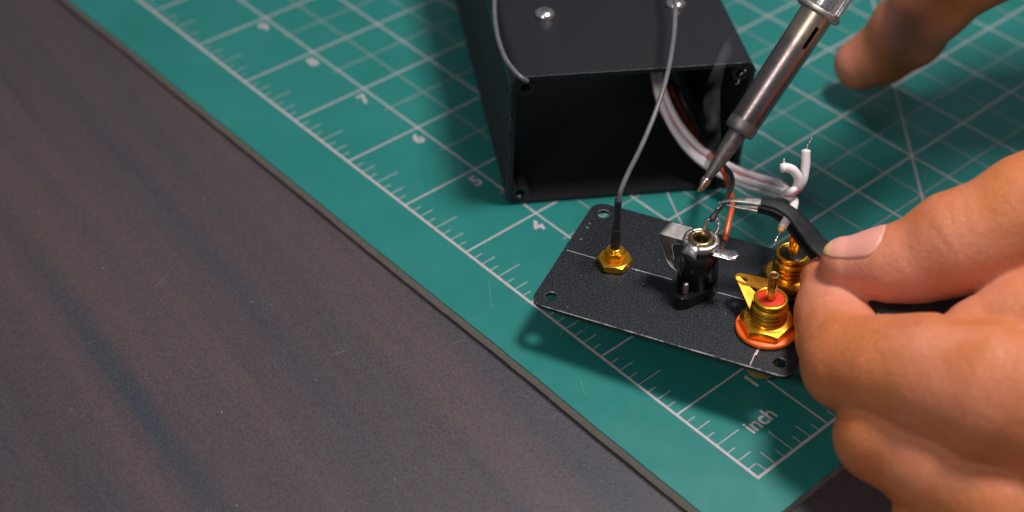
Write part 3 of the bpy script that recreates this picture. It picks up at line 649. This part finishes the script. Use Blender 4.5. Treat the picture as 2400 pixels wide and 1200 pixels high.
bw_ = wire('power_wire', [(0.551,6.317,1.600), (1.006,5.623,1.000), (1.473,4.279,0.900), (1.341,0.995,2.862), (1.421,0.223,3.196), (1.377,-0.416,3.376), (1.213,-0.976,3.496), (1.026,-1.468,3.541), (0.867,-1.773,3.572), (0.753,-1.979,3.565)], [0.062] * 9 + [0.07], M['black_ins'], 'black insulated wire soldered to the loop on top of the black power socket', 'wire')
link('tinned_end', tube('te', loc_pts([(0.878,-1.759,3.574), (0.785,-1.935,3.570), (0.729,-2.058,3.551)], bw_), [0.05, 0.085, 0.06], 12, 5, jit=0.15), M['shrink'], bw_)
link('bare_strand', tube('bs', loc_pts([(0.990,-1.520,3.634), (0.939,-1.653,3.634), (0.890,-1.736,3.660)], bw_), 0.02, 8, 4), M['solder'], bw_)
ow = wire('power_wire', [(0.402,6.594,1.400), (0.916,5.788,0.800), (1.393,4.498,0.700), (1.260,1.151,2.737), (1.340,0.522,2.930), (1.358,0.053,3.002), (1.396,-0.418,3.070), (1.387,-0.838,3.047), (1.278,-1.332,2.937), (1.170,-1.818,2.762)], 0.072, M['orange_ins'], 'orange red insulated wire running down behind the power socket to its rear lug', 'wire')

# ------------------------------------------------------------------ soldering iron
T0 = Vector((0.476,-1.114,3.642)); U0 = Vector((2.881,0.942,7.357)); ax = (U0 - T0).normalized(); IL = (U0 - T0).length
si = empty('soldering_iron', mw=zalign(T0, U0))
tag(si, 'soldering iron with tapered tip and heat-stained steel tube, its tip held above the power socket', 'soldering iron')
k = IL / 5.8
link('tip', lathe('tip', [(0.0, 0.0), (0.035, 0.01), (0.06, 0.06), (0.085, 0.25), (0.115, 0.5), (0.19, 1.05), (0.225, 1.5), (0.235, 1.95)], 40), M['tip'], si)
link('tinned_point', lathe('tp', [(0.0, -0.012), (0.045, 0.0), (0.072, 0.05), (0.098, 0.22), (0.112, 0.36), (0.100, 0.40)], 28, lambda a, z: 1 + 0.09 * math.sin(4 * a + z * 30) + .05 * math.sin(z * 90)), M['tin'], si)
R0 = 0.372; RT = 0.412
link('tube_collar', lathe('tc', [(0.24, 1.86), (0.27, 1.72), (0.335, 1.70), (0.368, 1.74), (0.378, 1.84), (0.372, 1.98), (R0 - .003, 2.06)], 56, None, False), M['tip_sleeve'] if 'tip_sleeve' in M else M['tip'], si)
# tube with two vent slots
def slotted(name, r_, z0, z1, slots, th=0.03, seg=96, rows=90):
    vs = []; fs = []
    for rr in (r_, r_ - th):
        for j in range(rows + 1):
            for q in range(seg):
                a = 2 * PI * q / seg; r2 = rr + (RT - R0) * j / rows; vs.append((r2 * math.cos(a), r2 * math.sin(a), z0 + (z1 - z0) * j / rows))
    def cut(q, j):
        a = (q + .5) / seg * 2 * PI; z = z0 + (z1 - z0) * (j + .5) / rows
        for (sa, sw, za, zb) in slots:
            da = abs((a - sa + PI) % (2 * PI) - PI) * r_
            if za < z < zb and da < sw and not ((z < za + sw or z > zb - sw) and (da ** 2 + (sw - min(z - za, zb - z)) ** 2 > sw * sw)): return True
        return False
    keep = [[not cut(q, j) for q in range(seg)] for j in range(rows)]
    o2 = (rows + 1) * seg
    for j in range(rows):
        for q in range(seg):
            q2 = (q + 1) % seg; a, b, c_, d_ = j * seg + q, j * seg + q2, (j + 1) * seg + q2, (j + 1) * seg + q
            if keep[j][q]:
                fs.append((a, b, c_, d_)); fs.append((o2 + d_, o2 + c_, o2 + b, o2 + a))
                if not keep[j][q2]: fs.append((b, o2 + b, o2 + c_, c_))
                if not keep[j][q - 1]: fs.append((d_, o2 + d_, o2 + a, a))
                if j > 0 and not keep[j - 1][q]: fs.append((a, o2 + a, o2 + b, b))
                if j < rows - 1 and not keep[j + 1][q]: fs.append((c_, o2 + c_, o2 + d_, d_))
    me = bpy.data.meshes.new(name); me.from_pydata(vs, [], fs); me.update()
    bm = bmesh.new(); bm.from_mesh(me); bmesh.ops.delete(bm, geom=[v_ for v_ in bm.verts if not v_.link_faces], context='VERTS'); bm.to_mesh(me); bm.free(); return me
siv = si.matrix_world.inverted()
q = siv @ Vector((2.675,0.320,7.253)); zc = q.z
# pick the angle of the slot from the camera side of the tube
cl = siv @ cam.location; ca = math.atan2(cl.y, cl.x)
rl = siv.to_3x3() @ CR.col[0]; ra = math.atan2(rl.y, rl.x); sgn = 1 if ((ra - ca + PI) % (2 * PI) - PI) > 0 else -1
SLOT = [(ca + sgn * 0.50, 0.055, zc - 0.30, zc + 0.30), (ca + sgn * 0.50 + PI, 0.055, zc - 0.30, zc + 0.30)]
ZT = IL + 0.14
ms = M['steel']; tcz = nd(ms, 'ShaderNodeTexCoord'); sxz = nd(ms, 'ShaderNodeSeparateXYZ'); lk(ms, tcz.outputs['Object'], sxz.inputs[0])
nz_ = nd(ms, 'ShaderNodeMath', operation='MULTIPLY_ADD'); nz_.inputs[1].default_value = 1.6; lk(ms, noise(ms, tcz.outputs['Object'], 1.3, 4, 0.65), nz_.inputs[0]); lk(ms, sxz.outputs['Z'], nz_.inputs[2])
mr_ = nd(ms, 'ShaderNodeMapRange'); mr_.inputs['From Min'].default_value = 2.0; mr_.inputs['From Max'].default_value = ZT + 0.8; lk(ms, nz_.outputs[0], mr_.inputs['Value'])
lk(ms, ramp(ms, mr_.outputs[0], [(0.12, (0.13, 0.115, 0.115)), (0.42, (0.25, 0.205, 0.20)), (0.72, (0.32, 0.26, 0.235)), (0.92, (0.56, 0.45, 0.34))]), bsdf(ms).inputs['Base Color'])
tb = link('heater_tube', slotted('ht', R0, 2.04, ZT, SLOT), M['steel'], si); sharp(tb, 50)
link('heater_core', lathe('hc', [(0.0, 2.1), (0.2, 2.1), (0.2, ZT), (0, ZT)], 24), M['pcb_black'], si)
link('collar_flange', lathe('cf', [(RT + 0.002, ZT - 0.05), (0.50, ZT - 0.04), (0.56, ZT), (0.565, ZT + 0.06), (0.54, ZT + 0.11), (0.47, ZT + 0.13)], 64, None, False), M['brassy'] if 'brassy' in M else M['nickel'], si)
kn = []
for z in (ZT + 0.12, ZT + 0.16, ZT + 1.15, ZT + 1.2): kn.append((0.50 if z in (ZT + 0.16, ZT + 1.15) else 0.46, z))
NK = 34
def knr(a, z): return 1.0 + (0.035 if (a * NK / (2 * PI)) % 1 < 0.5 else -0.05)
sharp(link('knurled_nut', lathe('kn', kn, NK * 4, knr), M['chrome'], si), 25)
link('handle', lathe('hd', [(0.0, ZT + 1.18), (0.50, ZT + 1.2), (0.62, ZT + 1.35), (0.66, ZT + 1.6), (0.70, ZT + 3.0), (0.62, ZT + 4.2), (0.75, ZT + 5.0), (0.8, ZT + 9), (0.7, ZT + 13), (0.4, ZT + 13.6), (0, ZT + 13.7)], 48), M['handle'], si)

# ------------------------------------------------------------------ tweezers
tw = empty('tweezers', (3.327,-2.675,3.377))
tag(tw, 'bent-nose black coated tweezers with bare steel tips, pinched between thumb and finger', 'tweezers')
fwd = -np.array(CR.col[2]); upc = np.array(CR.col[1]); rtc = np.array(CR.col[0])
def ribbon(name, pts, wid, th, nrm, rnd=0.4, n=8):
    """pts, centre line; wid: full width per point; th: thickness per point; nrm: face normal"""
    C = catmull(pts, n); t = np.linspace(0, 1, len(C)); k = np.linspace(0, 1, len(pts)); W_ = np.interp(t, k, wid); H_ = np.interp(t, k, th)
    T = np.gradient(C, axis=0); T /= np.linalg.norm(T, axis=1)[:, None]; vs = []; fs = []; S = 12
    for i in range(len(C)):
        s = np.cross(nrm, T[i]); s /= np.linalg.norm(s); u = np.cross(T[i], s)
        for q in range(S):
            a = 2 * PI * (q + .5) / S; ca_, sa_ = math.cos(a), math.sin(a); e = rnd
            vs.append(C[i] + s * W_[i] / 2 * math.copysign(abs(ca_) ** e, ca_) + u * H_[i] / 2 * math.copysign(abs(sa_) ** e, sa_))
    for i in range(len(C) - 1):
        for q in range(S): fs.append((i * S + q, i * S + (q + 1) % S, (i + 1) * S + (q + 1) % S, (i + 1) * S + q))
    fs.append(tuple(range(S))); fs.append(tuple((len(C) - 1) * S + q for q in range(S)))
    return pymesh(name, vs, fs)
nrm = -fwd * 0.75 + upc * 0.66
A1 = [(0.887,-1.620,3.748), (1.173,-1.655,3.859), (1.520,-1.716,3.941), (1.867,-1.809,3.986), (2.239,-1.905,3.983), (2.573,-2.089,3.895), (2.899,-2.354,3.668), (3.277,-2.663,3.391), (3.860,-3.053,3.173), (4.469,-3.886,3.208), (5.127,-4.450,3.324), (5.943,-4.909,3.559), (7.108,-5.421,3.733)]
W_1 = [0.02, 0.10, 0.17, 0.24, 0.30, 0.36, 0.44, 0.50, 0.66, 1.05, 1.2, 1.15, 1.0]
def shift(P_, dx, dy, dd): return [tuple(np.array(p) + rtc * dx + upc * dy + fwd * dd) for p in P_]
A2 = [(1.106,-1.569,3.654), (1.303,-1.628,3.662), (1.559,-1.679,3.680), (1.835,-1.729,3.698), (2.203,-1.778,3.642), (2.546,-1.946,3.527), (2.876,-2.220,3.289), (3.236,-2.550,3.064), (3.824,-2.966,2.893), (4.498,-3.729,2.932), (5.211,-4.279,3.063), (6.006,-4.805,3.373), (7.161,-5.354,3.581)]
for A_, nm in ((A1, 0), (A2, 1)):
    arm = link('arm', ribbon('arm', loc_pts(A_[3:], tw), [w_ * (1 if nm == 0 else .8) for w_ in W_1[3:]], [0.10] * 10, nrm, 0.45), M['coat'], tw); sharp(arm, 40)
    tp_ = link('bare_tip', ribbon('bt', loc_pts(A_[:4], tw), [w_ * .93 * (1 if nm == 0 else .8) for w_ in W_1[:4]], [0.02, 0.05, 0.075, 0.085], nrm, 0.6), M['bare'], tw); sharp(tp_, 40)

# ------------------------------------------------------------------ hands (one smooth surface each, grown from a distance field)
def rcone(P_, a, b, ra, rb_):
    a = np.array(a, np.float32); b = np.array(b, np.float32); d = b - a; L2 = float(d @ d) + 1e-9
    q = [P_[i] - a[i] for i in range(3)]; t = np.clip((q[0] * d[0] + q[1] * d[1] + q[2] * d[2]) / L2, 0, 1)
    return np.sqrt((q[0] - t * d[0]) ** 2 + (q[1] - t * d[1]) ** 2 + (q[2] - t * d[2]) ** 2) - (ra + (rb_ - ra) * t)
def smin(a, b, k):
    h = np.clip(0.5 + 0.5 * (b - a) / k, 0, 1); return b * (1 - h) + a * h - k * h * (1 - h)
def chain(P_, pts, k=0.25):
    f = None
    for (a, ra), (b, rb_) in zip(pts[:-1], pts[1:]):
        d = rcone(P_, a, b, ra, rb_); f = d if f is None else smin(f, d, k)
    return f
def nets(F, o, h):
    S = F < 0; c = np.zeros(tuple(s - 1 for s in F.shape), np.int8)
    for dx in (0, 1):
        for dy in (0, 1):
            for dz in (0, 1): c += S[dx:F.shape[0] - 1 + dx, dy:F.shape[1] - 1 + dy, dz:F.shape[2] - 1 + dz]
    act = (c > 0) & (c < 8); idx = -np.ones(c.shape, np.int64); ii = np.argwhere(act); idx[act] = np.arange(len(ii))
    acc = np.zeros((len(ii), 3)); cnt = np.zeros(len(ii))
    corners = [(x, y, z) for x in (0, 1) for y in (0, 1) for z in (0, 1)]
    for a in corners:
        for b in corners:
            if sum(abs(a[i] - b[i]) for i in range(3)) == 1 and a < b:
                fa = F[ii[:, 0] + a[0], ii[:, 1] + a[1], ii[:, 2] + a[2]]; fb = F[ii[:, 0] + b[0], ii[:, 1] + b[1], ii[:, 2] + b[2]]
                m_ = (fa < 0) != (fb < 0); t = np.where(m_, fa / np.where(m_, fa - fb, 1), 0)
                acc += np.where(m_[:, None], np.array(a) + t[:, None] * (np.array(b) - np.array(a)), 0); cnt += m_
    V = (ii + acc / cnt[:, None]) * h + np.array(o); fs = []
    for ax_ in range(3):
        u_, v_ = [i for i in range(3) if i != ax_]; sl0 = [slice(None)] * 3; sl1 = [slice(None)] * 3
        sl0[ax_] = slice(0, -1); sl1[ax_] = slice(1, None); x = S[tuple(sl0)] != S[tuple(sl1)]
        e = np.argwhere(x); e = e[(e[:, u_] > 0) & (e[:, v_] > 0) & (e[:, u_] < F.shape[u_] - 1) & (e[:, v_] < F.shape[v_] - 1)]
        du = np.zeros(3, int); du[u_] = 1; dv = np.zeros(3, int); dv[v_] = 1
        q = [idx[tuple((e - a).T)] for a in (0 * du, du, du + dv, dv)]
        flip = S[tuple(e.T)] != (ax_ == 1); Q = np.stack(q, 1); Q[flip] = Q[flip][:, ::-1]; fs.append(Q)
    return V, np.concatenate(fs)
def field_mesh(name, fun, lo, hi, h):
    gx = [np.arange(lo[i], hi[i], h, dtype=np.float32) for i in range(3)]; G = np.meshgrid(*gx, indexing='ij')
    V, Fc = nets(fun(G), lo, h); me = bpy.data.meshes.new(name)
    me.vertices.add(len(V)); me.vertices.foreach_set('co', V.astype(np.float32).ravel())
    me.loops.add(len(Fc) * 4); me.loops.foreach_set('vertex_index', Fc.ravel().astype(np.int32))
    me.polygons.add(len(Fc)); me.polygons.foreach_set('loop_start', np.arange(0, len(Fc) * 4, 4, dtype=np.int32))
    me.update(calc_edges=True); me.validate(); return me, V
def finish_hand(me, V, warm):
    f = np.zeros(len(V))
    for c_, r_, s in warm: f = np.maximum(f, s * np.clip(1.25 - np.linalg.norm(V - np.array(c_), axis=1) / r_, 0, 1))
    a = me.attributes.new('flush', 'FLOAT', 'POINT'); a.data.foreach_set('value', f.astype(np.float32))
THUMB = [((3.747,-3.348,3.520), 0.60), ((4.631,-3.571,3.720), 0.81), ((5.279,-3.631,3.955), 0.92), ((5.991,-3.589,4.458), 1.13), ((6.788,-3.611,4.888), 1.15), ((7.505,-3.475,5.347), 1.28), ((9.113,-3.463,6.272), 1.5)]
INDEX = [((3.463,-2.971,2.660), 0.60), ((3.603,-3.816,2.377), 0.87), ((3.603,-4.709,2.421), 0.93), ((3.610,-5.732,2.618), 0.97), ((4.270,-6.114,2.941), 1.12), ((5.067,-6.550,3.202), 1.31), ((6.113,-7.093,3.340), 1.60)]
MIDDLE = [((5.326,-4.640,1.284), 0.6), ((4.514,-5.810,1.467), 0.78), ((4.326,-7.013,1.762), 0.98), ((5.432,-7.843,1.725), 1.12), ((7.137,-8.845,1.339), 1.4)]
RING = [((6.195,-5.806,0.864), 0.6), ((5.650,-6.926,0.647), 0.75), ((5.596,-8.301,0.898), 0.98), ((6.581,-8.855,1.025), 1.15), ((7.795,-9.130,1.318), 1.4)]
PINKY = [((7.071,-7.263,0.413), 0.5), ((6.664,-8.408,0.321), 0.65), ((6.739,-9.600,0.477), 0.82), ((7.770,-9.961,0.672), 0.95), ((8.743,-9.878,1.070), 1.2)]
def dv(a, b): return tuple(np.array(b) - np.array(a))
CREASE = [((5.591,-3.964,5.396), dv((5.591,-3.964,5.396), (6.220,-3.900,5.622)), 0.8, 0.010, 0.06), ((5.907,-3.955,5.407), dv((5.591,-3.964,5.396), (6.227,-3.991,5.517)), 0.8, 0.012, 0.06), ((5.395,-4.216,5.109), dv((5.591,-3.964,5.396), (6.212,-3.778,5.761)), 0.7, 0.014, 0.05),
          ((3.257,-4.335,2.847), dv((3.257,-4.335,2.847), (3.321,-4.972,2.727)), 0.75, 0.05, 0.06), ((3.132,-4.675,2.762), dv((3.257,-4.335,2.847), (3.292,-4.973,2.726)), 0.6, 0.03, 0.05),
          
          ((5.658,-5.520,4.682), dv((5.658,-5.520,4.682), (6.192,-5.876,4.427)), 0.7, 0.03, 0.07), ((4.272,-7.862,2.462), dv((3.998,-7.811,2.520), (4.492,-8.049,2.553)), 0.7, 0.03, 0.06)]
def left_hand(Pg):
    th = chain(Pg, THUMB, 0.35); ix = chain(Pg, INDEX, 0.3); mi = chain(Pg, MIDDLE, 0.3); rg = chain(Pg, RING, 0.3); pk = chain(Pg, PINKY, 0.3)
    palm = chain(Pg, [((6.314,-5.772,3.635), 0.92), ((7.380,-5.720,3.846), 1.3), ((9.052,-5.232,4.252), 1.7)], 0.4)
    back = chain(Pg, [((7.026,-7.244,3.168), 1.6), ((8.487,-7.497,2.879), 2.1), ((10.336,-6.708,3.477), 2.5), ((13.004,-5.909,4.389), 2.6), ((15.146,-5.366,5.010), 2.6)], 0.5)
    back2 = chain(Pg, [((7.983,-8.646,1.718), 1.5), ((8.840,-8.685,1.826), 1.8), ((10.622,-7.796,2.689), 2.2)], 0.5)
    thb = chain(Pg, [((8.649,-3.504,5.922), 1.45), ((10.406,-4.852,4.989), 2.0)], 0.5)
    body = smin(smin(smin(palm, back, 0.5), back2, 0.5), thb, 0.7)
    body = smin(body, ix, 0.22); body = smin(body, th, 0.16)
    f4 = smin(smin(mi, rg, 0.07), pk, 0.07); f = smin(body, f4, 0.10)
    for (c_, d_, rr, dep, sg) in CREASE:
        c_ = np.array(c_); d_ = np.array(d_); d_ = d_ / np.linalg.norm(d_)
        q_ = [Pg[i] - np.float32(c_[i]) for i in range(3)]; pln = q_[0] * np.float32(d_[0]) + q_[1] * np.float32(d_[1]) + q_[2] * np.float32(d_[2])
        R2 = q_[0] ** 2 + q_[1] ** 2 + q_[2] ** 2
        wv_ = pln + np.float32(0.05) * np.sin(q_[2] * 3 + q_[0] * 2)
        f = f + np.float32(dep) * np.exp(-(wv_ / np.float32(sg)) ** 2) * np.exp(-(R2 / np.float32(rr * rr)) ** 2)
    return f
lo = (2.0, -12.0, -0.1); hi = (15.5, 2.5, 9.0)
me, V = field_mesh('hand', left_hand, lo, hi, 0.066)
warm = [((3.681,-3.853,3.549), 1.0, 0.9), ((4.810,-4.464,3.914), 1.3, 0.75), ((6.433,-4.824,4.718), 1.1, 0.6), ((3.419,-3.749,2.910), 0.9, 0.8), ((5.661,-8.166,3.936), 0.9, 0.35), ((5.825,-5.391,4.071), 0.8, 0.4)]
pr = empty('person', (9.639,-3.279,4.053)); pr.location.z = 0
tag(pr, 'person reaching in from the right with bare hands, pinching tweezers beside the box', 'person')
pinv = Matrix.Translation(-pr.location)
finish_hand(me, V, warm); me.transform(pinv); me.update()
hand = link('hand', me, M['skin'], pr); hand['label'] = 'near hand gripping the tweezers between thumb and forefinger'
# thumb nail: a curved plate laid on the thumb's skin
def sd(p): return float(left_hand([np.array([[[p[i]]]], np.float32) for i in range(3)])[0, 0, 0])
tipd = np.array(THUMB[0][0]) - np.array(THUMB[1][0]); tipd /= np.linalg.norm(tipd)
nn = upc * 0.93 - fwd * 0.38; nn = nn - tipd * (nn @ tipd); nn /= np.linalg.norm(nn); ss = np.cross(tipd, nn)
cen = (np.array(THUMB[0][0]) * 0.82 + np.array(THUMB[1][0]) * 0.18)
NL, NW = 0.70, 0.60; nu, nv = 22, 18; vs = []; tipa = []
for i in range(nu + 1):
    for j in range(nv + 1):
        s = -1 + 2 * i / nu; t = -1 + 2 * j / nv
        wlim = (1 - 0.10 * s * s) * (math.sqrt(max(0.0, 1 - max(0, (s - .55) / .47) ** 2)) if s > .55 else (math.sqrt(max(0, 1 - (max(0, (-s - .45)) / .58) ** 2))))
        base_ = cen + tipd * s * NL + 0 * nn
        ang = t * 1.02 * max(wlim, 0.05)
        dirv = nn * math.cos(ang) + ss * math.sin(ang); o_ = base_.copy(); lo_, hi_ = 0.0, 1.6
        for _ in range(18):
            mid = (lo_ + hi_) / 2
            if sd(o_ + dirv * mid) < 0: lo_ = mid
            else: hi_ = mid
        edge = max(abs(t), abs(s)) ; lift = 0.016 - 0.022 * max(0, abs(t) - .7) / .3 - 0.024 * max(0, -s - .8) / .2
        dist = min(lo_, 0.66 + 0.18 * max(0, -s + .3)) if s > .3 else lo_
        vs.append(o_ + dirv * (dist + lift)); tipa.append(max(0.0, min(1.0, (s - 0.62 - 0.25 * (1 - t) * 0.5 * 0) / 0.12)))
fs = [(i * (nv + 1) + j, i * (nv + 1) + j + 1, (i + 1) * (nv + 1) + j + 1, (i + 1) * (nv + 1) + j) for i in range(nu) for j in range(nv)]
me = pymesh('fingernail', vs, fs); a = me.attributes.new('tip', 'FLOAT', 'POINT'); a.data.foreach_set('value', tipa); me.transform(pinv)
nl = link('fingernail', me, M['nail'], hand); md = nl.modifiers.new('s', 'SOLIDIFY'); md.thickness = 0.035; md.offset = 0
# the other hand, far and low behind the iron
FF = [((6.171,8.366,1.263), 0.77), ((6.783,8.266,1.756), 0.88), ((7.252,8.031,2.702), 1.08), ((7.537,7.377,4.080), 1.08), ((8.389,7.155,5.345), 1.1), ((10.315,6.526,6.903), 1.3)]
def right_hand(Pg):
    f = chain(Pg, FF, 0.3)
    r2 = chain(Pg, [((8.389,7.155,5.345), 1.0), ((10.8, 7.4, 8.0), 1.9)], 0.3)
    b = chain(Pg, [((10.8, 7.4, 8.0), 1.9), ((12.0, 7.2, 10.0), 2.5), ((16.5, 8.0, 11.0), 2.8), ((23.5, 9.0, 11.5), 2.7)], 0.5)
    fg = [chain(Pg, [((10.5 - k * .2, 6.2 - k * .3, 9.2 + k), 1.0), ((7.6 - k * .5, 4.6 - k * .8, 10.6 + k * .8), 0.95), ((5.4 - k * .3, 3.6 - k * .9, 10.4 + k * .6), 0.8), ((4.9, 4.6 - k * .8, 9.3 + k * .8), 0.72)], 0.25) for k in (0, 1.3, 2.6)]
    o = smin(smin(f, r2, 0.3), b, 0.5)
    for q_ in fg: o = smin(o, q_, 0.15)
    return o
me, V = field_mesh('hand', right_hand, (3.0, -2.0, -0.2), (23, 14, 16), 0.13)
finish_hand(me, V, [((5.402,7.923,1.668), 1.1, 0.9), ((6.949,7.254,3.636), 1.3, 1.0)]); me.transform(pinv)
h2 = link('hand', me, M['skin'], pr); h2['label'] = 'far hand behind the soldering iron, one blurred finger resting near the mat'

# ------------------------------------------------------------------ smoke
sp_ = [(0.465,-0.890,3.594), (0.532,-0.459,3.783), (0.880,-0.153,3.829), (1.071,0.357,4.107), (0.993,1.083,4.481), (0.927,1.664,4.841), (1.180,2.259,5.217), (1.468,2.704,5.574), (1.630,3.289,6.090)]
sp_ = [(0.551,-0.731,3.472), (0.817,-0.179,3.648), (0.930,0.513,3.982), (0.859,1.160,4.418), (0.900,1.710,4.743), (1.078,2.185,5.133), (1.304,2.593,5.448), (1.575,3.004,5.765)]
so = empty('tmp'); so.location = sp_[0]
me = ribbon('smoke', loc_pts(sp_, so), [0.06, 0.20, 0.34, 0.46, 0.40, 0.30, 0.34, 0.12], [0.05, 0.12, 0.2, 0.26, 0.24, 0.2, 0.18, 0.05], -fwd, 1.0, 8)
sm = link('smoke', me, M['smoke']); sm.location = sp_[0]; bpy.data.objects.remove(so)
tag(sm, 'thin bluish wisp of smoke rising beside the soldering iron tip', 'smoke', kind='stuff')
